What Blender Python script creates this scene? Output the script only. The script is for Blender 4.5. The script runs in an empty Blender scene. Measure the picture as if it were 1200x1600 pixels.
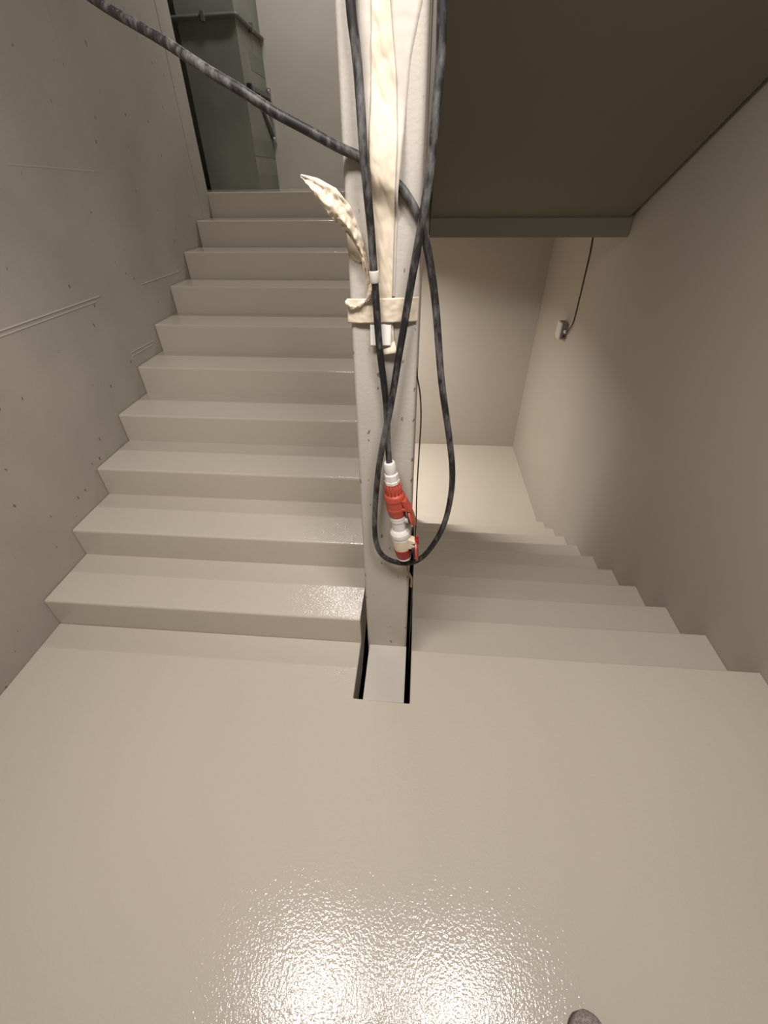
import bpy, bmesh, math, random
from mathutils import Vector, Matrix, noise

S = bpy.context.scene
COL = S.collection

# ------------------------------------------------------------------ camera
cam_d = bpy.data.cameras.new('camera')
cam = bpy.data.objects.new('camera', cam_d); COL.objects.link(cam)
cam_d.sensor_fit = 'VERTICAL'; cam_d.sensor_height = 32.0
cam_d.lens = 662.6 / 1600 * 32.0
cam_d.clip_start = 0.02
right = Vector((0.99682, 0.07931, -0.00817)); up = Vector((-0.04236, 0.61363, 0.78846)); fwd = Vector((-0.06754, 0.7856, -0.61503))
M = Matrix.Identity(4)
for i in range(3):
    M[i][0] = right[i]; M[i][1] = up[i]; M[i][2] = -fwd[i]
M[2][3] = 1.6554
cam.matrix_world = M
S.camera = cam

# ------------------------------------------------------------------ world, lamps, exposure
w = bpy.data.worlds.new('world'); S.world = w; w.use_nodes = True
w.node_tree.nodes['Background'].inputs[0].default_value = (0.9, 0.95, 1, 1)
w.node_tree.nodes['Background'].inputs[1].default_value = 0.0
S.view_settings.view_transform = 'Standard'; S.view_settings.look = 'None'
S.view_settings.gamma = 1; S.view_settings.use_curve_mapping = False
S.view_settings.exposure = 0.0


def lamp(name, loc, sx, sy, watts, col=(1, 0.945, 0.91), tilt=0.0, spread=180):
    d = bpy.data.lights.new(name, 'AREA'); d.shape = 'RECTANGLE'; d.size = sx; d.size_y = sy
    d.energy = watts; d.color = col; d.spread = math.radians(spread)
    o = bpy.data.objects.new(name, d); COL.objects.link(o); o.location = loc; o.rotation_euler = (math.radians(tilt), 0, 0)
    return o


lamp('landing_lamp', (-0.52, 0.22, 2.94), 0.62, 0.30, 23, tilt=22, spread=140)
lamp('landing_lamp', (0.46, 0.22, 2.94), 0.62, 0.30, 23, tilt=22, spread=140)
lamp('upper_lamp', (-0.78, 4.80, 4.42), 1.2, 0.14, 42, tilt=-4)
lamp('lower_lamp', (-0.9, 4.55, 1.25), 0.6, 0.14, 82, spread=150)

# ------------------------------------------------------------------ measures
R_ = 0.16            # riser
G_ = 0.30862         # going
XL, XR = -1.663, 1.498
Y1 = 1.1467          # first riser of the flight going up
YD = 1.1224          # landing edge above the flight going down
YB = 5.94            # far wall
XS = -0.208          # inner end of the left flight
SPL, SPR, SPY, SPE = -0.178, -0.0054, 1.1406, 3.90   # centre wall


# ------------------------------------------------------------------ materials
def nodes(name):
    m = bpy.data.materials.new(name); m.use_nodes = True
    nt = m.node_tree; b = nt.nodes['Principled BSDF']
    return m, nt, b


def nd(nt, t, **kw):
    n = nt.nodes.new(t)
    for k, v in kw.items():
        if k in n.inputs: n.inputs[k].default_value = v
        else: setattr(n, k, v)
    return n


def paint(name, col, rough, bump=0.2, scale=90.0, var=0.05, var_scale=1.2, pits=0.0, pit_axis=1, pit_scale=14.0, pit_size=0.08, coat=0.0, dist=0.002):
    m, nt, b = nodes(name)
    tc = nd(nt, 'ShaderNodeTexCoord')
    n1 = nd(nt, 'ShaderNodeTexNoise', Scale=var_scale, Detail=5.0)
    nt.links.new(tc.outputs['Object'], n1.inputs['Vector'])
    mp = nd(nt, 'ShaderNodeMapRange'); mp.inputs[1].default_value = 0.3; mp.inputs[2].default_value = 0.7
    mp.inputs[3].default_value = 1 - var; mp.inputs[4].default_value = 1 + var
    nt.links.new(n1.outputs['Fac'], mp.inputs[0])
    mx = nd(nt, 'ShaderNodeMix', data_type='RGBA', blend_type='MULTIPLY'); mx.inputs[0].default_value = 1
    mx.inputs[6].default_value = (*col, 1); nt.links.new(mp.outputs[0], mx.inputs[7])
    out = mx.outputs[2]
    n2 = nd(nt, 'ShaderNodeTexNoise', Scale=scale, Detail=2.0)
    nt.links.new(tc.outputs['Object'], n2.inputs['Vector'])
    h = n2.outputs['Fac']
    if pits:
        # sparse pin holes of the cast concrete
        sp = nd(nt, 'ShaderNodeSeparateXYZ'); nt.links.new(tc.outputs['Object'], sp.inputs[0])
        ml = nd(nt, 'ShaderNodeMath', operation='MULTIPLY'); ml.inputs[1].default_value = 0.6; nt.links.new(sp.outputs[2], ml.inputs[0])
        cb = nd(nt, 'ShaderNodeCombineXYZ'); nt.links.new(sp.outputs[pit_axis], cb.inputs[0]); nt.links.new(ml.outputs[0], cb.inputs[1])
        dn = nd(nt, 'ShaderNodeTexNoise', Scale=90.0, Detail=2.0); nt.links.new(tc.outputs['Object'], dn.inputs['Vector'])
        va = nd(nt, 'ShaderNodeVectorMath', operation='MULTIPLY_ADD'); va.inputs[1].default_value = (0.012, 0.012, 0.0)
        nt.links.new(dn.outputs['Color'], va.inputs[0]); nt.links.new(cb.outputs[0], va.inputs[2]); cb = va
        vo = nd(nt, 'ShaderNodeTexVoronoi', voronoi_dimensions='2D', Scale=pit_scale); nt.links.new(cb.outputs[0], vo.inputs['Vector'])
        wn = nd(nt, 'ShaderNodeSeparateColor'); nt.links.new(vo.outputs['Color'], wn.inputs[0])
        th = nd(nt, 'ShaderNodeMapRange'); th.inputs[1].default_value = 1 - pits; th.inputs[2].default_value = 1
        th.inputs[3].default_value = 0.0; th.inputs[4].default_value = pit_size
        nt.links.new(wn.outputs[0], th.inputs[0])
        lt = nd(nt, 'ShaderNodeMath', operation='LESS_THAN')
        nt.links.new(vo.outputs['Distance'], lt.inputs[0]); nt.links.new(th.outputs[0], lt.inputs[1])
        mx2 = nd(nt, 'ShaderNodeMix', data_type='RGBA'); nt.links.new(lt.outputs[0], mx2.inputs[0])
        nt.links.new(out, mx2.inputs[6]); mx2.inputs[7].default_value = (col[0] * .42, col[1] * .4, col[2] * .38, 1)
        out = mx2.outputs[2]
        sb = nd(nt, 'ShaderNodeMath', operation='MULTIPLY_ADD'); sb.inputs[1].default_value = -2.0
        nt.links.new(lt.outputs[0], sb.inputs[0]); nt.links.new(h, sb.inputs[2]); h = sb.outputs[0]
    nt.links.new(out, b.inputs['Base Color'])
    bp = nd(nt, 'ShaderNodeBump', Strength=bump, Distance=dist)
    nt.links.new(h, bp.inputs['Height']); nt.links.new(bp.outputs[0], b.inputs['Normal'])
    b.inputs['Roughness'].default_value = rough
    if coat:
        b.inputs['Coat Weight'].default_value = coat; b.inputs['Coat Roughness'].default_value = 0.07; b.inputs['Specular IOR Level'].default_value = 0.25
        nt.links.new(bp.outputs[0], b.inputs['Coat Normal'])
    return m


def plain(name, col, rough=0.5, metal=0.0, var=0.0, vscale=40.0, bump=0.0, sss=0.0):
    m, nt, b = nodes(name)
    b.inputs['Roughness'].default_value = rough; b.inputs['Metallic'].default_value = metal
    tc = nd(nt, 'ShaderNodeTexCoord'); n = nd(nt, 'ShaderNodeTexNoise', Scale=vscale, Detail=4.0)
    nt.links.new(tc.outputs['Object'], n.inputs['Vector'])
    cr = nd(nt, 'ShaderNodeValToRGB')
    cr.color_ramp.elements[0].position = 0.3; cr.color_ramp.elements[1].position = 0.7
    cr.color_ramp.elements[0].color = (*[c * (1 - var) for c in col], 1)
    cr.color_ramp.elements[1].color = (*[min(1, c * (1 + var)) for c in col], 1)
    nt.links.new(n.outputs['Fac'], cr.inputs[0]); nt.links.new(cr.outputs[0], b.inputs['Base Color'])
    if bump:
        bp = nd(nt, 'ShaderNodeBump', Strength=bump, Distance=0.002)
        nt.links.new(n.outputs['Fac'], bp.inputs['Height']); nt.links.new(bp.outputs[0], b.inputs['Normal'])
    if sss:
        b.inputs['Transmission Weight'].default_value = 0.0
    return m


def rubber(name):
    m, nt, b = nodes(name)
    tc = nd(nt, 'ShaderNodeTexCoord')
    mpg = nd(nt, 'ShaderNodeMapping'); mpg.inputs['Scale'].default_value = (1, 1, 0.35)
    nt.links.new(tc.outputs['Object'], mpg.inputs[0])
    n = nd(nt, 'ShaderNodeTexNoise', Scale=60.0, Detail=5.0, Roughness=0.65); nt.links.new(mpg.outputs[0], n.inputs['Vector'])
    n3 = nd(nt, 'ShaderNodeTexNoise', Scale=7.0, Detail=2.0); nt.links.new(tc.outputs['Object'], n3.inputs['Vector'])
    ad = nd(nt, 'ShaderNodeMath', operation='MULTIPLY_ADD'); ad.inputs[1].default_value = 0.6; ad.use_clamp = True
    nt.links.new(n3.outputs['Fac'], ad.inputs[0]); nt.links.new(n.outputs['Fac'], ad.inputs[2])
    cr = nd(nt, 'ShaderNodeValToRGB')
    e = cr.color_ramp.elements
    e[0].position = 0.74; e[0].color = (0.010, 0.009, 0.0095, 1); e[1].position = 1.0; e[1].color = (0.13, 0.122, 0.118, 1)
    nt.links.new(ad.outputs[0], cr.inputs[0]); nt.links.new(cr.outputs[0], b.inputs['Base Color'])
    b.inputs['Roughness'].default_value = 0.55
    return m


BEIGE = (0.55, 0.497, 0.415)
M_FLOOR = paint('glossy_floor_coating', BEIGE, 0.5, bump=0.42, scale=125, var=0.025, var_scale=0.9, coat=1.0)
M_STEP = paint('glossy_step_coating', BEIGE, 0.5, bump=0.46, scale=135, var=0.02, var_scale=1.1, coat=1.0)
M_WALLR = paint('smooth_wall_paint', (0.45, 0.405, 0.34), 0.62, bump=0.15, scale=240, var=0.03, var_scale=0.8)
M_WALLL = paint('painted_concrete', (0.395, 0.362, 0.318), 0.7, bump=0.35, scale=150, var=0.09, var_scale=2.2, pits=0.13, pit_axis=1, pit_scale=17.0, pit_size=0.095)
M_SPINE = paint('painted_centre_wall', (0.51, 0.47, 0.415), 0.6, bump=0.3, scale=120, var=0.04, var_scale=6, pits=0.28, pit_axis=0, pit_scale=30.0, pit_size=0.15)
M_RAW = paint('greenish_grey_plaster', (0.22, 0.228, 0.195), 0.75, bump=0.2, scale=80, var=0.16, var_scale=2.2)
M_PATCH = paint('darker_plaster_patch', (0.19, 0.198, 0.17), 0.8, bump=0.2, scale=80, var=0.08, var_scale=4)
M_BACKU = paint('grey_upper_wall', (0.50, 0.468, 0.41), 0.75, bump=0.2, scale=120, var=0.06, var_scale=1.5)
M_DARKW = paint('rear_wall', (0.47, 0.43, 0.37), 0.7)
M_CEIL = paint('ceiling_paint', (0.5, 0.46, 0.40), 0.7)
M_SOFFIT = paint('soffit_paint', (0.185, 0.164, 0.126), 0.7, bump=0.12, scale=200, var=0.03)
M_RUBBER = rubber('worn_black_rubber')
M_WIRE = plain('black_wire', (0.02, 0.018, 0.017), 0.5)
M_WIREB = plain('brown_wire', (0.035, 0.02, 0.014), 0.6)
M_TANW = plain('tan_wire', (0.32, 0.24, 0.14), 0.6, var=0.2)
M_TAPE = plain('cream_masking_tape', (0.70, 0.605, 0.47), 0.6, var=0.04, vscale=30, bump=0.2)
M_FILM = plain('pale_masking_film', (0.58, 0.53, 0.465), 0.5, var=0.05, vscale=25, bump=0.15)
M_PAPER = plain('white_paper', (0.85, 0.83, 0.78), 0.6, var=0.02)
M_RED = plain('red_plastic', (0.46, 0.07, 0.042), 0.4, var=0.12, vscale=60)
M_RED2 = plain('deep_red_plastic', (0.33, 0.012, 0.012), 0.35, var=0.1, vscale=60)
M_WHITE = plain('dusty_white_plastic', (0.74, 0.70, 0.66), 0.4, var=0.05, vscale=60)
M_IVORY = plain('ivory_plastic', (0.70, 0.60, 0.44), 0.42, var=0.06, vscale=60)
M_STEEL = plain('galvanised_steel', (0.62, 0.62, 0.62), 0.32, metal=1.0, var=0.08)
M_DARK = plain('dark_grey_metal', (0.07, 0.07, 0.068), 0.5, var=0.1)
M_CAP = plain('black_plastic', (0.012, 0.012, 0.02), 0.5)
M_CONDUIT = plain('grey_conduit', (0.12, 0.125, 0.115), 0.5, var=0.1)
M_BOX = plain('grey_white_plastic', (0.62, 0.57, 0.53), 0.5, var=0.04)
M_BOXD = plain('grey_plastic', (0.20, 0.18, 0.165), 0.5)
M_SUEDE = plain('grey_brown_mesh_fabric', (0.30, 0.265, 0.245), 0.9, var=0.4, vscale=170, bump=0.8)
M_SOLE = plain('shoe_rubber', (0.10, 0.085, 0.078), 0.8, var=0.1)
M_LACE = plain('pale_lace', (0.42, 0.38, 0.36), 0.9, var=0.1, vscale=200)


# ------------------------------------------------------------------ builders
def box(bm, x0, x1, y0, y1, z0, z1):
    v = [bm.verts.new((x, y, z)) for x in (x0, x1) for y in (y0, y1) for z in (z0, z1)]
    for f in ((0, 1, 3, 2), (4, 6, 7, 5), (0, 4, 5, 1), (2, 3, 7, 6), (0, 2, 6, 4), (1, 5, 7, 3)):
        bm.faces.new([v[i] for i in f])


def prism_x(bm, prof, x0, x1):
    """profile of (y, z) points swept along x"""
    a = [bm.verts.new((x0, y, z)) for y, z in prof]; b = [bm.verts.new((x1, y, z)) for y, z in prof]
    n = len(prof)
    bm.faces.new(a); bm.faces.new(b[::-1])
    for i in range(n):
        bm.faces.new((a[i], b[i], b[(i + 1) % n], a[(i + 1) % n]))


def prism_y(bm, prof, y0, y1):
    a = [bm.verts.new((x, y0, z)) for x, z in prof]; b = [bm.verts.new((x, y1, z)) for x, z in prof]
    n = len(prof)
    bm.faces.new(a); bm.faces.new(b[::-1])
    for i in range(n):
        bm.faces.new((a[i], b[i], b[(i + 1) % n], a[(i + 1) % n]))


def prism_z(bm, prof, z0, z1):
    a = [bm.verts.new((x, y, z0)) for x, y in prof]; b = [bm.verts.new((x, y, z1)) for x, y in prof]
    n = len(prof)
    bm.faces.new(a); bm.faces.new(b[::-1])
    for i in range(n):
        bm.faces.new((a[i], b[i], b[(i + 1) % n], a[(i + 1) % n]))


def smooth_path(pts, k=6):
    P = [Vector(p) for p in pts]; out = []
    for i in range(len(P) - 1):
        p0 = P[max(0, i - 1)]; p1 = P[i]; p2 = P[i + 1]; p3 = P[min(len(P) - 1, i + 2)]
        for j in range(k):
            t = j / k
            out.append(0.5 * ((2 * p1) + (p2 - p0) * t + (2 * p0 - 5 * p1 + 4 * p2 - p3) * t * t + (3 * p1 - p0 - 3 * p2 + p3) * t ** 3))
    out.append(P[-1])
    return out


def relax(P, n):
    for _ in range(n):
        P = [P[0]] + [P[i] * 0.5 + (P[i - 1] + P[i + 1]) * 0.25 for i in range(1, len(P) - 1)] + [P[-1]]
    return P


def tube(bm, path, rad, seg=14, caps=True):
    n = len(path); rings = []
    t0 = (path[1] - path[0]).normalized()
    u = t0.orthogonal().normalized()
    for i, p in enumerate(path):
        t = (path[min(n - 1, i + 1)] - path[max(0, i - 1)]).normalized()
        u = (u - t * u.dot(t)).normalized(); v = t.cross(u)
        r = rad(i / (n - 1)) if callable(rad) else rad
        rings.append([bm.verts.new(p + (u * math.cos(2 * math.pi * k / seg) + v * math.sin(2 * math.pi * k / seg)) * r) for k in range(seg)])
    for a, b in zip(rings, rings[1:]):
        for k in range(seg):
            f = bm.faces.new((a[k], a[(k + 1) % seg], b[(k + 1) % seg], b[k])); f.smooth = True
    if caps:
        bm.faces.new(rings[0][::-1]); bm.faces.new(rings[-1])


def lathe(bm, A, B, prof, seg=32, squash=None):
    """prof: (t along A->B, radius); rings about the axis"""
    A = Vector(A); B = Vector(B); ax = (B - A).normalized()
    u = Vector((1, 0, 0)); u = (u - ax * u.dot(ax)).normalized(); v = ax.cross(u)
    rings = []
    for t, r in prof:
        c = A.lerp(B, t)
        rings.append([bm.verts.new(c + (u * math.cos(2 * math.pi * k / seg) + v * math.sin(2 * math.pi * k / seg)) * r) for k in range(seg)])
    for a, b in zip(rings, rings[1:]):
        for k in range(seg):
            f = bm.faces.new((a[k], a[(k + 1) % seg], b[(k + 1) % seg], b[k])); f.smooth = True
    bm.faces.new(rings[0][::-1]); bm.faces.new(rings[-1])


def obj(name, bm, mat, parent=None, bevel=0.0, bseg=3, sharp=None):
    bmesh.ops.recalc_face_normals(bm, faces=bm.faces[:])
    me = bpy.data.meshes.new(name); bm.to_mesh(me); bm.free()
    me.materials.append(mat)
    o = bpy.data.objects.new(name, me); COL.objects.link(o)
    if parent:
        o.parent = parent
        o.matrix_parent_inverse = Matrix.Translation(-parent.location)
        if parent.type == 'MESH' and parent.parent:
            o.matrix_parent_inverse = Matrix.Identity(4)
    if bevel:
        b = o.modifiers.new('edge', 'BEVEL'); b.width = bevel; b.segments = bseg; b.limit_method = 'ANGLE'; b.angle_limit = math.radians(40)
        for p in me.polygons: p.use_smooth = True
        wn = o.modifiers.new('normals', 'WEIGHTED_NORMAL'); wn.keep_sharp = False
    if sharp:
        for e in me.edges: pass
        me.set_sharp_from_angle(angle=math.radians(sharp))
    return o


def tag(o, label, cat, group=None):
    o['label'] = label; o['category'] = cat
    if group: o['group'] = group
    return o


def thing(name, loc, label, cat, group=None):
    o = bpy.data.objects.new(name, None); COL.objects.link(o); o.location = loc; o.empty_display_size = 0.1
    return tag(o, label, cat, group)


def struct(name, bm, mat, label=None, bevel=0.0):
    o = obj(name, bm, mat, bevel=bevel); o['kind'] = 'structure'
    if label: o['label'] = label; o['category'] = name.split('_')[0]
    return o


def B(*boxes):
    bm = bmesh.new()
    for b in boxes: box(bm, *b)
    return bm


# ------------------------------------------------------------------ structure
YU = Y1 + 9 * G_          # front of the upper landing, left half
YL = YD + 9 * G_          # front of the lower landing
ZB = -3.4

# half landing with the notch round the centre wall
bm = bmesh.new()
prism_z(bm, [(XL, -1.0), (XR, -1.0), (XR, YD), (0.020, YD), (0.020, 0.876), (-0.209, 0.881), (-0.209, Y1), (XL, Y1)], -0.20, 0.0)
struct('floor', bm, M_FLOOR, 'glossy beige half landing floor in the foreground', bevel=0.006)
struct('floor_upper', B((-2.6, SPR + 0.045, YU, YB, 1.314, 1.6), (SPR + 0.045, XR, 3.862, YB, 1.314, 1.6)), M_STEP, 'beige upper landing slab at the top of the stairs', bevel=0.010)
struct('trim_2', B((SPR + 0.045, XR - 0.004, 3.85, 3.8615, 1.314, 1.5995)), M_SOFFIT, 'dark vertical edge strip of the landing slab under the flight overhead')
struct('floor_lower', B((XL, XR, YL, YB, -1.8, -1.6)), M_STEP, 'beige lower landing floor at the foot of the descending stairs')

# left wall: cast concrete with board marks and shuttering ridges
wl = struct('wall_left', B((XL - 0.25, XL, -1.0, 3.93, ZB, 4.6), (XL - 0.25, XL, 3.93, YB, ZB, 1.314)), M_WALLL, 'grey cast concrete wall with board marks beside the ascending stairs')
def ridge(y0, z0, y1, z1, wd=0.006, h=0.003):
    bm = bmesh.new(); d = Vector((0, y1 - y0, z1 - z0)).normalized(); n = Vector((0, -d.z, d.y)) * wd
    a = Vector((XL, y0, z0)); b = Vector((XL, y1, z1)); hx = Vector((h, 0, 0))
    v = [bm.verts.new(p) for p in (a - n, a + n, b + n, b - n, a + hx, b + hx)]
    bm.faces.new((v[0], v[4], v[5], v[3])); bm.faces.new((v[1], v[2], v[5], v[4]))
    bm.faces.new((v[0], v[1], v[4])); bm.faces.new((v[2], v[3], v[5])); bm.faces.new((v[0], v[3], v[2], v[1]))
    obj('shuttering_ridge', bm, M_WALLL, wl)
ridge(-0.8, 1.199, 2.289, 1.198, 0.005, 0.004); ridge(-0.8, 1.180, 2.25, 1.180, 0.005, 0.003)
ridge(2.687, 1.184, 3.18, 1.180, 0.004, 0.003); ridge(2.687, 1.184, 2.687, 1.155, 0.004, 0.003)
ridge(2.375, 0.885, 2.63, 0.880, 0.004, 0.003); ridge(2.375, 0.865, 2.60, 0.862, 0.004, 0.003); ridge(2.375, 0.885, 2.375, 0.845, 0.004, 0.003)
ridge(3.745, 1.30, 3.745, 4.5, 0.006, 0.003)
ridge(2.66, 1.95, 2.66, 4.5, 0.004, 0.0015)
ridge(2.05, 1.72, 2.62, 1.705, 0.004, 0.001)

struct('wall_right', B((XR, XR + 0.2, -1.0, YB + 0.2, ZB, 4.6)), M_WALLR, 'smooth beige wall beside the descending stairs')
struct('wall_back', B((-2.6, XR, YB, YB + 0.2, ZB, 1.45)), M_WALLR, 'beige far wall behind the lower landing')
struct('wall_back_upper', B((-2.6, XR, YB, YB + 0.2, 1.45, 4.6)), M_BACKU, 'grey far wall behind the upper landing')
struct('wall_front', B((XL, XR, -1.2, -1.0, ZB, 4.6)), M_DARKW, 'wall behind the viewer')
struct('wall_center', B((SPL, SPR, SPY, SPE, ZB, 4.5)), M_SPINE, 'narrow pale centre wall between the two stair flights', bevel=0.012)
struct('trim_1', B((-0.170, -0.003, 0.8765, SPY - 0.0005, -0.32, -0.001)), M_SPINE, 'concrete sill set flush in the landing notch before the centre wall', bevel=0.003)
# greenish block beyond the doorway in the left wall
bm = B((-2.17, XL, 5.24, YB - 0.001, 1.6, 4.5))
o = struct('wall_alcove', bm, M_RAW, 'greenish grey plastered pier at the top left of the stairs')
for (y0, y1, z0, z1) in ((5.25, 5.93, 1.86, 2.0), (5.25, 5.93, 1.601, 1.72), (5.5, 5.93, 2.48, 2.60)):
    obj('plaster_patch', B((XL, XL + 0.002, y0, y1, z0, z1)), M_PATCH, o)
struct('ceiling', B((XL, XR, -1.0, 1.12, 3.0, 3.2)), M_CEIL, 'underside of the next half landing')
struct('ceiling_upper', B((-2.6, XR, 3.85, YB, 4.51, 4.8)), M_CEIL, 'underside of the landing above')

# ------------------------------------------------------------------ stair flights
def step_profile(y0, y1, zt, zb0, zb1, rr=0.010):
    p = [(y0, zb0), (y0, zt - rr)]
    for k in range(1, 5):
        a = k / 4 * math.pi / 2
        p.append((y0 + rr - rr * math.cos(a), zt - rr + rr * math.sin(a)))
    p += [(y1, zt), (y1, zb1)]
    return p


up_f = thing('staircase', (-0.93, Y1, 0), 'glossy beige stair flight climbing on the left of the centre wall', 'stairs')
for i in range(9):
    y0 = Y1 + i * G_
    bm = bmesh.new(); prism_x(bm, step_profile(y0, y0 + G_ + (0.0 if i < 8 else -0.001), (i + 1) * R_, i * R_ - 0.17, (i + 1) * R_ - 0.17), XL + 0.0045, XS)
    obj('step', bm, M_STEP, up_f)

dn_f = thing('staircase', (0.76, YD, 0), 'beige stair flight descending on the right to the lower landing', 'stairs')
for k in range(1, 10):
    y0 = YD + (k - 1) * G_; y1 = y0 + G_; z = -k * R_; rr = 0.010
    prof = [(y0 + 0.001, z - 0.17), (y0 + 0.001, z), (y1 - rr, z)]
    for j in range(1, 5):
        a = j / 4 * math.pi / 2
        prof.append((y1 - rr + rr * math.sin(a), z - rr + rr * math.cos(a)))
    prof += [(y1, z - 0.33)]
    bm = bmesh.new(); prism_x(bm, prof, 0.022, XR - 0.002)
    obj('step', bm, M_STEP, dn_f)

# flight overhead on the right: sloping underside, stepped top
ov = thing('staircase', (0.75, 3.85, 1.6), 'stair flight overhead on the right showing its dark sloping underside', 'stairs')
prof = [(3.848, 1.435), (1.125, 1.435 + (3.848 - 1.125) * R_ / G_)]
y = 1.125; top = []
for i in range(9):
    z = 3.2 - (i + 1) * R_
    top += [(1.125 + i * G_, z), (1.125 + (i + 1) * G_, z)]
prof += [(yy, zz) for yy, zz in top]
prof[-1] = (3.848, prof[-1][1])
bm = bmesh.new(); prism_x(bm, prof, 0.040, XR - 0.030)
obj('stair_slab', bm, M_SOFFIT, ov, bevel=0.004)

# ------------------------------------------------------------------ cables
CR = 0.0092
def cable(name, pts, r, mat, label, cat, group=None, parent=None, k=8, rl=12):
    bm = bmesh.new(); tube(bm, relax(smooth_path(pts, k), rl), r)
    o = obj(name, bm, mat, parent)
    if parent is None: tag(o, label, cat, group)
    return o

loop_pts = [(0.03, 1.105, 2.80), (0.012, 1.109, 2.40), (0.011, 1.109, 2.10), (0.013, 1.109, 1.898), (0.015, 1.109, 1.853), (0.015, 1.109, 1.814), (0.012, 1.109, 1.763), (0.009, 1.109, 1.708), (0.003, 1.109, 1.648), (-0.006, 1.109, 1.588), (-0.017, 1.109, 1.522), (-0.029, 1.109, 1.451), (-0.041, 1.109, 1.372), (-0.055, 1.109, 1.285), (-0.069, 1.106, 1.189), (-0.087, 1.098, 1.092), (-0.105, 1.097, 0.996), (-0.119, 1.104, 0.877), (-0.128, 1.109, 0.744), (-0.126, 1.109, 0.657), (-0.111, 1.109, 0.6), (-0.078, 1.105, 0.57), (-0.034, 1.105, 0.557), (0.008, 1.105, 0.563), (0.044, 1.105, 0.595), (0.078, 1.105, 0.659), (0.107, 1.111, 0.742), (0.118, 1.111, 0.837), (0.118, 1.111, 0.935), (0.103, 1.111, 1.035), (0.082, 1.111, 1.136), (0.063, 1.121, 1.224), (0.049, 1.123, 1.316), (0.037, 1.126, 1.4), (0.024, 1.130, 1.469), (0.008, 1.130, 1.533), (-0.006, 1.130, 1.578), (-0.021, 1.130, 1.604), (-0.038, 1.130, 1.628), (-0.057, 1.130, 1.648), (-0.084, 1.130, 1.664), (-0.11, 1.130, 1.679), (-0.134, 1.130, 1.693), (-0.158, 1.130, 1.702)]
slack_pts = [(-0.183, 1.116, 1.711), (-0.240, 1.100, 1.737), (-0.299, 1.089, 1.762), (-0.350, 1.092, 1.790), (-0.427, 1.125, 1.825), (-0.530, 1.190, 1.878), (-0.632, 1.255, 1.923), (-0.735, 1.335, 1.972), (-0.845, 1.430, 2.035), (-0.99, 1.58, 2.17), (-1.16, 1.78, 2.40), (-1.3, 1.95, 2.75), (-1.36, 2.02, 3.1)]
cable('power_cable', loop_pts + slack_pts, CR, M_RUBBER, 'worn black cable sweeping from upper left behind the tape, then hanging in a long loop', 'cable')

# connector with its own cable
con = thing('power_connector', (-0.076, 1.096, 0.982), 'black cable ending in red and white industrial plug connector before the centre wall', 'connector')
plug_cable = [(-0.155, 1.112, 2.80), (-0.152, 1.117, 2.40), (-0.150, 1.119, 2.10), (-0.146, 1.119, 1.904), (-0.14, 1.119, 1.859), (-0.135, 1.114, 1.81), (-0.131, 1.106, 1.757), (-0.128, 1.101, 1.7), (-0.123, 1.105, 1.638), (-0.118, 1.112, 1.57), (-0.113, 1.114, 1.482), (-0.108, 1.114, 1.399), (-0.103, 1.114, 1.314), (-0.094, 1.122, 1.23), (-0.086, 1.122, 1.147), (-0.083, 1.117, 1.046), (-0.077, 1.102, 0.975)]
cable('cable', plug_cable, CR, M_RUBBER, None, None, parent=con)
CA = Vector((-0.077, 1.100, 0.985)); CB = Vector((-0.024, 1.096, 0.602))
PX = 0.00193 / 2           # metres of radius per pixel of width in the photo
def vt(v): return (v - 722.0) / 148.0
def sec(name, prof, mat, seg=40, parent=con, label=None):
    bm = bmesh.new(); lathe(bm, CA, CB, [(vt(v), wd * PX) for v, wd in prof], seg)
    o = obj(name, bm, mat, parent, sharp=18)
    if label: o['label'] = label
    return o
g = sec('cable_gland', [(724, 9), (721, 11), (720.5, 14), (722, 17.5), (725, 19.5), (729, 20), (734, 19), (736, 18), (737, 21)], M_WHITE, label='white domed cable gland')
sec('gland_nut', [(736.5, 21), (737.5, 23), (745.5, 23.5), (746, 25), (749.5, 25)], M_WHITE, seg=8, label='white hexagonal nut')
sec('plug_body', [(748, 20), (749.5, 23), (753, 24), (757, 25.5), (764, 28), (766, 33), (769, 35.5), (772.5, 35.5), (774, 33.5), (784, 33), (785, 34), (787.5, 34), (788.5, 32.5), (793, 31), (798, 28), (798.5, 24)], M_RED, label='red plug body')
bm = bmesh.new()
for k in range(14):      # grip ribs of the red body
    a = 2 * math.pi * k / 14
    u = Vector((math.cos(a), math.sin(a), 0))
    p = CA.lerp(CB, vt(751)) + u * (24.3 * PX); q2 = CA.lerp(CB, vt(764)) + u * (28 * PX)
    tube(bm, [p, q2], 0.0016, 6)
obj('grip_ribs', bm, M_RED, con)
sec('adapter_collar', [(797, 24), (798, 28), (801, 28.5), (802, 27.5), (803, 27.8), (806, 27.5), (807, 25.5)], M_WHITE)
sec('adapter_tube', [(806.5, 24), (807, 25.5), (820, 25), (820.5, 26.5), (822, 27)], M_WHITE)
sec('adapter_flange', [(820, 26), (823, 33), (825.5, 36), (829, 36.5), (832, 35.5), (833, 34.5), (836, 34.8), (836.5, 33.5)], M_WHITE)
sec('socket_body', [(836, 33), (837, 34.2), (842, 34), (850, 33), (852, 32.5), (852.5, 30)], M_IVORY, label='ivory socket body')
sec('socket_ring', [(851.5, 31), (853, 33.2), (855, 33), (856, 31.5), (857.5, 31.7), (859, 30.5), (866, 27), (869.5, 25.5)], M_RED2, label='deep red tapered socket ring')
sec('socket_rim', [(868.7, 25.5), (870, 26.2), (871.5, 25.5), (871.8, 21)], M_WHITE, label='white socket rim')

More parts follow.
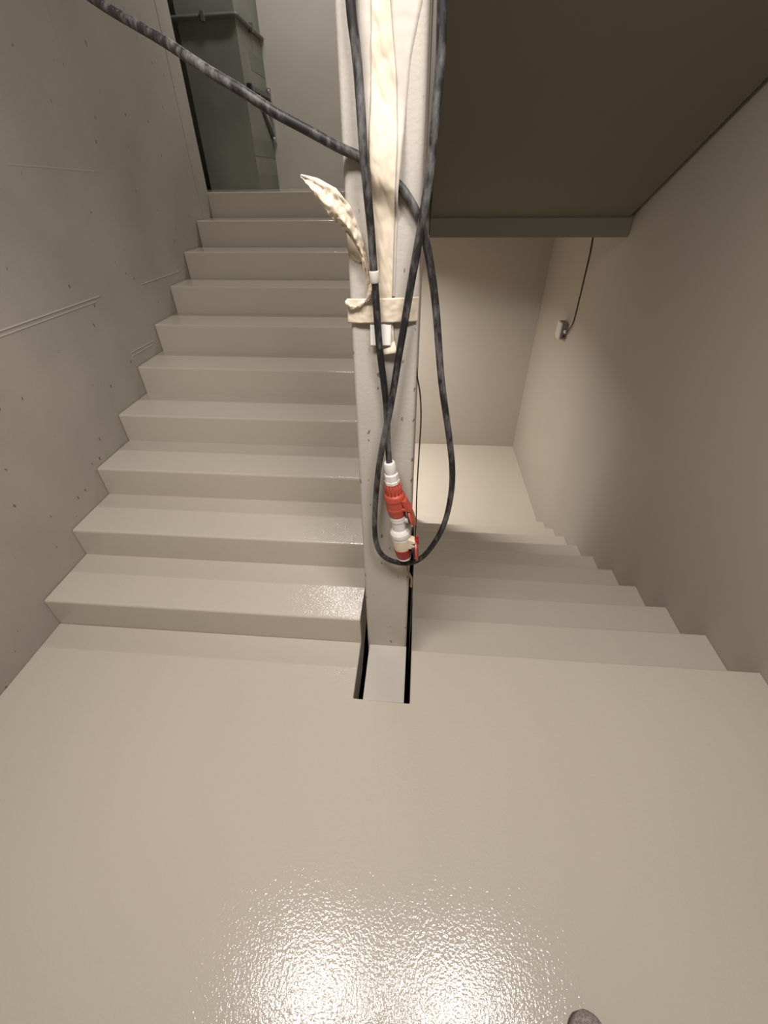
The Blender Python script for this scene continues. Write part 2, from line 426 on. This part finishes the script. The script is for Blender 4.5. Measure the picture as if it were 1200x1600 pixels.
# hinges and lids on the right hand side
def ax(v): return CA.lerp(CB, vt(v))
def plate(name, pts, yc, th, mat, parent, bevel=0.002, label=None):
    bm = bmesh.new(); prism_y(bm, pts, yc - th / 2, yc + th / 2)
    o = obj(name, bm, mat, parent, bevel=bevel, bseg=2)
    if label: o['label'] = label
    return o
c1 = ax(774)
plate('lid_hinge', [(c1.x + 0.022, c1.z + 0.008), (c1.x + 0.036, c1.z + 0.012), (c1.x + 0.044, c1.z - 0.006), (c1.x + 0.057, c1.z - 0.024), (c1.x + 0.056, c1.z - 0.034), (c1.x + 0.026, c1.z - 0.030), (c1.x + 0.020, c1.z - 0.022), (c1.x + 0.034, c1.z - 0.021), (c1.x + 0.026, c1.z - 0.006)], 1.088, 0.030, M_RED, con)
bm = bmesh.new(); lathe(bm, (c1.x + 0.052, 1.092, c1.z - 0.065), (c1.x + 0.060, 1.092, c1.z - 0.062), [(0, 0.030), (0.15, 0.034), (0.85, 0.034), (1, 0.031)], 32)
lid = obj('lid', bm, M_RED, con, sharp=35); lid['label'] = 'red round lid seen edge on'
bm = bmesh.new(); lathe(bm, (c1.x + 0.046, 1.092, c1.z - 0.067), (c1.x + 0.0525, 1.092, c1.z - 0.065), [(0, 0.022), (0.1, 0.026), (1, 0.026)], 32)
o = obj('lid_gasket', bm, M_CAP, con, sharp=35)
c0 = ax(803)
plate('lid_catch', [(c0.x + 0.024, c0.z + 0.008), (c0.x + 0.036, c0.z + 0.004), (c0.x + 0.036, c0.z - 0.007), (c0.x + 0.024, c0.z - 0.003)], 1.084, 0.014, M_WHITE, con, label='white catch')
plate('grip_spur', [(ax(757).x + 0.016, ax(757).z), (ax(752).x + 0.031, ax(752).z + 0.006), (ax(752).x + 0.026, ax(752).z - 0.004), (ax(757).x + 0.029, ax(757).z - 0.012), (ax(760).x + 0.019, ax(760).z - 0.014)], 1.092, 0.012, M_RED, con)
c2 = ax(842)
plate('lid_hinge', [(c2.x + 0.022, c2.z + 0.027), (c2.x + 0.046, c2.z + 0.018), (c2.x + 0.048, c2.z + 0.010), (c2.x + 0.034, c2.z + 0.006), (c2.x + 0.046, c2.z - 0.004), (c2.x + 0.044, c2.z - 0.014), (c2.x + 0.022, c2.z - 0.016)], 1.086, 0.030, M_IVORY, con, label='ivory hinge lug')
bm = bmesh.new(); lathe(bm, (c2.x + 0.048, 1.090, c2.z - 0.030), (c2.x + 0.057, 1.090, c2.z - 0.029), [(0, 0.036), (0.15, 0.042), (0.85, 0.042), (1, 0.038)], 36)
lid = obj('lid', bm, M_RED, con, sharp=35); lid['label'] = 'red round lid hanging open seen edge on'
bm = bmesh.new(); lathe(bm, (c2.x + 0.040, 1.090, c2.z - 0.032), (c2.x + 0.0485, 1.090, c2.z - 0.030), [(0, 0.028), (0.1, 0.032), (1, 0.032)], 32)
o = obj('lid_gasket', bm, M_CAP, con, sharp=35)
plate('lid_hinge_pin', [(c2.x + 0.044, c2.z + 0.022), (c2.x + 0.058, c2.z + 0.018), (c2.x + 0.059, c2.z + 0.000), (c2.x + 0.046, c2.z + 0.000)], 1.090, 0.022, M_RED2, con)

# thin wires down the slot beside the centre wall
cable('wire', [(-0.012, 1.157, 1.30), (-0.004, 1.159, 1.23), (0.002, 1.161, 1.203), (0.009, 1.161, 1.16), (0.013, 1.161, 1.09), (0.012, 1.161, 1.004), (0.011, 1.161, 0.91), (0.011, 1.161, 0.808), (0.013, 1.161, 0.71), (0.012, 1.161, 0.604), (0.011, 1.161, 0.47), (0.010, 1.161, 0.322), (0.010, 1.161, 0.0), (0.010, 1.16, -0.3)], 0.0022, M_WIRE, 'thin black wire running down the right edge of the centre wall', 'wire', rl=6)
cable('wire', [(-0.014, 1.133, 0.535), (-0.010, 1.132, 0.50), (-0.004, 1.131, 0.480), (0.006, 1.135, 0.446), (0.0065, 1.142, 0.41), (0.006, 1.150, 0.385)], 0.0042, M_TANW, 'short tan wire end poking out below the looped cable', 'wire', rl=4)

# ------------------------------------------------------------------ masking tape on the centre wall
FACE = SPY
def edge_at(pts, s):
    n = len(pts) - 1; f = min(max(s, 0), 1) * n; i = min(int(f), n - 1)
    return Vector(pts[i]).lerp(Vector(pts[i + 1]), f - i)

CSEG = [Vector((-0.158, 0, 1.702)), Vector((-0.134, 0, 1.693)), Vector((-0.11, 0, 1.679)), Vector((-0.084, 0, 1.664)), Vector((-0.057, 0, 1.648)), Vector((-0.038, 0, 1.628))]
def over_cable(x, z):
    """how far the tape is lifted where the cable runs under it"""
    p = Vector((x, 0, z)); d = 1.0; above = True
    for a, b in zip(CSEG, CSEG[1:]):
        ab = b - a; t = max(0, min(1, (p - a).dot(ab) / ab.length_squared)); q = a + ab * t
        if (p - q).length < d: d = (p - q).length; above = p.z > q.z
    reach = 0.12 if above else 0.045
    u = min(1.0, max(0.0, d - 0.008) / reach)
    return 0.0215 * (0.5 + 0.5 * math.cos(math.pi * u))

def strip(name, L, Rr, mat, label, cat, off=0.0012, wr=0.0015, ns=70, nw=14, seed=0, scale=(60, 25), lift=True, parent=None, group=None, extra=None):
    bm = bmesh.new(); rows = []
    for i in range(ns + 1):
        s = i / ns; a = edge_at(L, s); b = edge_at(Rr, s); row = []
        for j in range(nw + 1):
            t = j / nw; p = a.lerp(b, t)
            h = noise.noise(Vector((p.x * scale[0], seed * 7.3, p.z * scale[1]))) + 0.5 * noise.noise(Vector((p.x * scale[0] * 2.3 + p.z * 30, seed * 3.1, p.z * scale[1] * 2)))
            h = abs(h) ** 0.8
            o = off + wr * h + (over_cable(p.x, p.z) if lift else 0)
            if extra: o += extra(s, t)
            row.append(bm.verts.new((p.x, p.y - o, p.z)))
        rows.append(row)
    for r0, r1 in zip(rows, rows[1:]):
        for j in range(nw):
            f = bm.faces.new((r0[j], r0[j + 1], r1[j + 1], r1[j])); f.smooth = True
    o = obj(name, bm, mat, parent)
    sm = o.modifiers.new('thickness', 'SOLIDIFY'); sm.thickness = 0.0004; sm.offset = -1
    if parent is None: tag(o, label, cat, group)
    return o

FY = FACE
film = strip('masking_film', [(-0.142, FY, 2.75), (-0.140, FY, 1.909), (-0.139, FY, 1.813), (-0.138, FY, 1.74), (-0.135, FY, 1.62), (-0.132, FY, 1.50), (-0.130, FY, 1.432)],
             [(-0.010, FY, 2.75), (-0.021, FY, 1.905), (-0.040, FY, 1.836), (-0.049, FY, 1.739), (-0.059, FY, 1.637), (-0.063, FY, 1.518), (-0.066, FY, 1.432)], M_FILM,
             'wide pale masking film stuck down the centre wall under the cream tape', 'masking film', off=0.0005, wr=0.0012, ns=150, seed=1)
tape = strip('masking_tape', [(-0.112, FY, 2.75), (-0.110, FY, 1.908), (-0.113, FY, 1.812), (-0.118, FY, 1.721), (-0.117, FY, 1.637), (-0.114, FY, 1.518), (-0.110, FY, 1.42), (-0.104, FY, 1.335)],
             [(-0.070, FY, 2.75), (-0.078, FY, 1.908), (-0.066, FY, 1.812), (-0.062, FY, 1.721), (-0.066, FY, 1.637), (-0.070, FY, 1.518), (-0.073, FY, 1.42), (-0.066, FY, 1.318)], M_TAPE,
             'long wrinkled cream masking tape running down the middle of the centre wall', 'tape', off=0.0042, wr=0.0048, ns=190, nw=16, seed=2, scale=(55, 16))
strip('masking_tape', [(-0.1845, FY, 1.428), (-0.095, FY, 1.431), (-0.007, FY, 1.434)], [(-0.1845, FY, 1.371), (-0.095, FY, 1.374), (-0.009, FY, 1.377)], M_TAPE,
      'short cream masking tape band stuck across the centre wall above the paper slip', 'tape', off=0.0105, wr=0.002, ns=60, nw=14, seed=3, lift=False, scale=(30, 60),
      extra=lambda s, t: -0.0085 * (abs(s - 0.5) * 2) ** 3)
# peeled flap of tape, tip standing off to the left
flapU = [(-0.252, 1.085, 1.668), (-0.222, 1.090, 1.662), (-0.186, 1.098, 1.645), (-0.157, 1.108, 1.612), (-0.140, 1.120, 1.560), (-0.131, 1.131, 1.515), (-0.124, 1.133, 1.470), (-0.122, 1.134, 1.440)]
flapL = [(-0.254, 1.080, 1.664), (-0.234, 1.082, 1.637), (-0.205, 1.085, 1.600), (-0.188, 1.092, 1.583), (-0.166, 1.104, 1.562), (-0.146, 1.120, 1.528), (-0.134, 1.131, 1.480), (-0.130, 1.133, 1.440)]
strip('masking_tape', flapU, flapL, M_TAPE, 'peeled crumpled flap of cream tape sticking out to the left over the stairs', 'tape', off=0.0, wr=0.010, ns=60, nw=16, seed=4, lift=False, scale=(90, 70),
      extra=lambda s, t: 0.012 * math.sin(math.pi * t) * (1 - s) + 0.004 * math.sin(9 * t + 5 * s))
strip('masking_tape', [(-0.1775, FY, 1.575), (-0.160, FY, 1.580), (-0.145, FY, 1.562), (-0.137, FY, 1.537)], [(-0.1765, FY, 1.530), (-0.165, FY, 1.510), (-0.150, FY, 1.503), (-0.138, FY, 1.512)], M_TAPE,
      'small flat cream tape patch on the left corner of the centre wall beneath the flap', 'tape', off=0.0008, wr=0.0006, ns=20, nw=10, seed=5, lift=False)
# twisted roll at the left end of the band
bm = bmesh.new()
tw = relax(smooth_path([(-0.186, 1.130, 1.425), (-0.176, 1.126, 1.415), (-0.160, 1.127, 1.412), (-0.146, 1.126, 1.420), (-0.134, 1.124, 1.428), (-0.124, 1.118, 1.444), (-0.119, 1.107, 1.470)], 8), 4)
tube(bm, tw, lambda t: 0.0042 + 0.0018 * math.sin(17 * t), 9)
for v in bm.verts:
    v.co += Vector((noise.noise(v.co * 160), noise.noise(v.co * 160 + Vector((5, 0, 0))), noise.noise(v.co * 160 + Vector((0, 9, 0))))) * 0.0022
tag(obj('masking_tape', bm, M_TAPE), 'thin twisted cord of cream tape from the band up to the plug cable', 'tape')
# little tie around the plug cable
bm = bmesh.new(); lathe(bm, (-0.1135, 1.1138, 1.492), (-0.112, 1.1138, 1.466), [(0, 0.0105), (0.1, 0.0118), (0.5, 0.0112), (0.9, 0.0122), (1, 0.0105)], 20)
tag(obj('masking_tape', bm, M_FILM), 'pale tape tie wrapped around the plug cable above the band', 'tape')
# white slip and curled tape end below the band
strip('paper_slip', [(-0.1275, FY, 1.385), (-0.1275, FY, 1.350), (-0.1275, FY, 1.318)], [(-0.074, FY, 1.385), (-0.074, FY, 1.350), (-0.075, FY, 1.319)], M_PAPER,
      'small white paper slip below the horizontal tape band', 'paper', off=0.0075, wr=0.0004, ns=16, nw=8, seed=7, lift=False, extra=lambda s, t: 0.006 * s)
strip('masking_tape', [(-0.096, FY, 1.319), (-0.096, FY, 1.304), (-0.094, FY, 1.294), (-0.094, FY, 1.303)], [(-0.066, FY, 1.330), (-0.060, FY, 1.316), (-0.060, FY, 1.303), (-0.061, FY, 1.310)], M_TAPE,
      'curled loose cream tape end just under the white paper slip', 'tape', off=0.003, wr=0.0006, ns=20, nw=10, seed=8, lift=False, extra=lambda s, t: 0.02 * math.sin(math.pi * s * 0.9) * (0.4 + 0.6 * t))

# ------------------------------------------------------------------ junction box on the right wall
jb = thing('junction_box', (XR, 4.77, 0.44), 'small pale square junction box on the right wall above the lower landing', 'junction box')
BX0, BX1, BY0, BY1, BZ0, BZ1 = XR - 0.080, XR - 0.0002, 4.68, 4.82, 0.350, 0.505
obj('box_base', B((BX0 + 0.022, BX1, BY0, BY1, BZ0, BZ1)), M_BOXD, jb, bevel=0.006)
obj('box_lid', B((BX0, BX0 + 0.021, BY0 - 0.002, BY1 + 0.002, BZ0 - 0.002, BZ1 + 0.002)), M_BOX, jb, bevel=0.008)
bm = bmesh.new(); lathe(bm, (XR - 0.028, BY0 + 0.002, 0.43), (XR - 0.028, BY0 - 0.035, 0.43), [(0, 0.013), (0.4, 0.013), (0.45, 0.016), (0.8, 0.015), (1, 0.010)], 16)
obj('cable_gland', bm, M_WHITE, jb, sharp=35)
bm = bmesh.new(); lathe(bm, (XR - 0.028, BY0 + 0.002, 0.385), (XR - 0.028, BY0 - 0.008, 0.385), [(0, 0.014), (0.8, 0.014), (1, 0.011)], 16)
obj('blanking_plug', bm, M_CAP, jb, sharp=35)
cable('box_cable', [(1.470, 4.655, 0.43), (1.474, 4.60, 0.455), (1.487, 4.555, 0.53), (1.491, 4.552, 0.601), (1.491, 4.552, 0.715), (1.491, 4.557, 0.851), (1.491, 4.566, 1.008), (1.491, 4.572, 1.133), (1.491, 4.60, 1.242), (1.491, 4.61, 1.312)], 0.0055, M_WIREB,
      'thin dark cable hanging from the landing slab to the junction box', 'cable', rl=6)

# ------------------------------------------------------------------ conduit and bracket at the top of the stairs
cd = thing('conduit', (XL, 5.24, 2.76), 'thin dark conduit clipped around the greenish pier at the upper left', 'conduit')
bm = bmesh.new()
tube(bm, relax(smooth_path([(-2.26, 5.222, 2.752), (-1.9, 5.222, 2.757), (-1.68, 5.222, 2.762), (-1.645, 5.235, 2.763), (-1.643, 5.30, 2.762), (-1.643, 5.6, 2.755), (-1.643, 5.925, 2.748)], 6), 3), 0.017, 12)
obj('conduit_pipe', bm, M_CONDUIT, cd)
for x in (-1.93,):
    obj('pipe_clip', B((x - 0.018, x + 0.018, 5.200, 5.2399, 2.725, 2.79)), M_CONDUIT, cd, bevel=0.004)
obj('pipe_clip', B((XL + 0.0001, XL + 0.042, 5.58, 5.61, 2.725, 2.79)), M_CONDUIT, cd, bevel=0.004)

br = thing('wall_bracket', (-1.64, 5.93, 2.36), 'galvanised triangular bracket with black end cap in the upper landing corner', 'bracket')
obj('bracket_arm', B((XL + 0.0002, XL + 0.035, 5.33, 5.915, 2.325, 2.36)), M_CONDUIT, br, bevel=0.003)
obj('end_cap', B((XL + 0.0002, XL + 0.040, 5.285, 5.335, 2.318, 2.367)), M_CAP, br, bevel=0.006)
obj('bracket_post', B((XL + 0.0004, XL + 0.040, 5.905, 5.9395, 1.985, 2.41)), M_STEEL, br, bevel=0.003)
bm = bmesh.new(); tube(bm, [Vector((XL + 0.018, 5.58, 2.325)), Vector((XL + 0.022, 5.905, 2.06))], 0.013, 10)
obj('bracket_brace', bm, M_STEEL, br)
bm = bmesh.new(); tube(bm, [Vector((XL + 0.012, 5.55, 2.315)), Vector((XL + 0.008, 5.89, 2.02))], 0.010, 10)
obj('bracket_brace', bm, M_DARK, br)
for z in (2.385, 2.02):
    bm = bmesh.new(); lathe(bm, (XL + 0.022, 5.907, z), (XL + 0.022, 5.880, z), [(0, 0.016), (0.6, 0.016), (0.65, 0.009), (1, 0.009)], 6)
    obj('bolt', bm, M_STEEL, br)

# ------------------------------------------------------------------ shoe at the lower edge of the view
sh = thing('shoe', (0.478, 0.0, 0.0), 'toe of a grey brown fabric shoe on the landing floor at the lower edge', 'shoe')
def shoe_section(t):
    """t 0 heel .. 1 toe: half width, y"""
    y = -0.165 + 0.275 * t
    wv = 0.036 + 0.014 * math.sin(min(1, t * 1.25) * math.pi * 0.5) if t < 0.8 else 0.050
    if t < 0.12: wv *= math.sqrt(max(0.0, 1 - ((0.12 - t) / 0.12) ** 2)) * 0.999 + 0.001
    if t > 0.72: wv *= math.sqrt(max(0.0, 1 - ((t - 0.72) / 0.28) ** 2.2)) * 0.999 + 0.001
    return y, wv
def sole_mesh(z0, z1, grow):
    bm = bmesh.new(); n = 48; pts = []
    for i in range(n + 1):
        y, wv = shoe_section(i / n); pts.append((wv + grow, y))
    outline = [(0.478 + wv, y) for wv, y in pts] + [(0.478 - wv, y) for wv, y in pts[::-1]]
    prism_z(bm, outline, z0, z1)
    return bm
obj('sole', sole_mesh(0.0, 0.022, 0.003), M_SOLE, sh, bevel=0.003)
bm = bmesh.new(); rows = []; n = 40; m = 20
for i in range(n + 1):
    t = i / n; y, wv = shoe_section(0.01 + 0.985 * t)
    top = 0.095 - 0.045 * max(0, (t - 0.25)) / 0.75
    if t > 0.8: top = 0.022 + (top - 0.022) * math.sqrt(max(0.0, 1 - ((t - 0.8) / 0.2) ** 2))
    row = []
    for j in range(m + 1):
        a = math.pi * j / m
        x = math.cos(a); zz = math.sin(a) ** 0.75
        row.append(bm.verts.new((0.478 + wv * x, y, 0.022 + (top - 0.022) * zz)))
    rows.append(row)
for r0, r1 in zip(rows, rows[1:]):
    for j in range(m):
        f = bm.faces.new((r0[j], r0[j + 1], r1[j + 1], r1[j])); f.smooth = True
obj('upper', bm, M_SUEDE, sh)
for k in range(4):
    y = -0.03 + 0.026 * k
    t = (y + 0.165) / 0.275; top = 0.095 - 0.045 * max(0, (t - 0.25)) / 0.75
    bm = bmesh.new()
    tube(bm, smooth_path([(0.450, y + 0.004, top - 0.004), (0.465, y, top + 0.001), (0.490, y + 0.004, top + 0.001), (0.506, y, top - 0.004)], 5), 0.0035, 8)
    obj('lace', bm, M_LACE, sh)
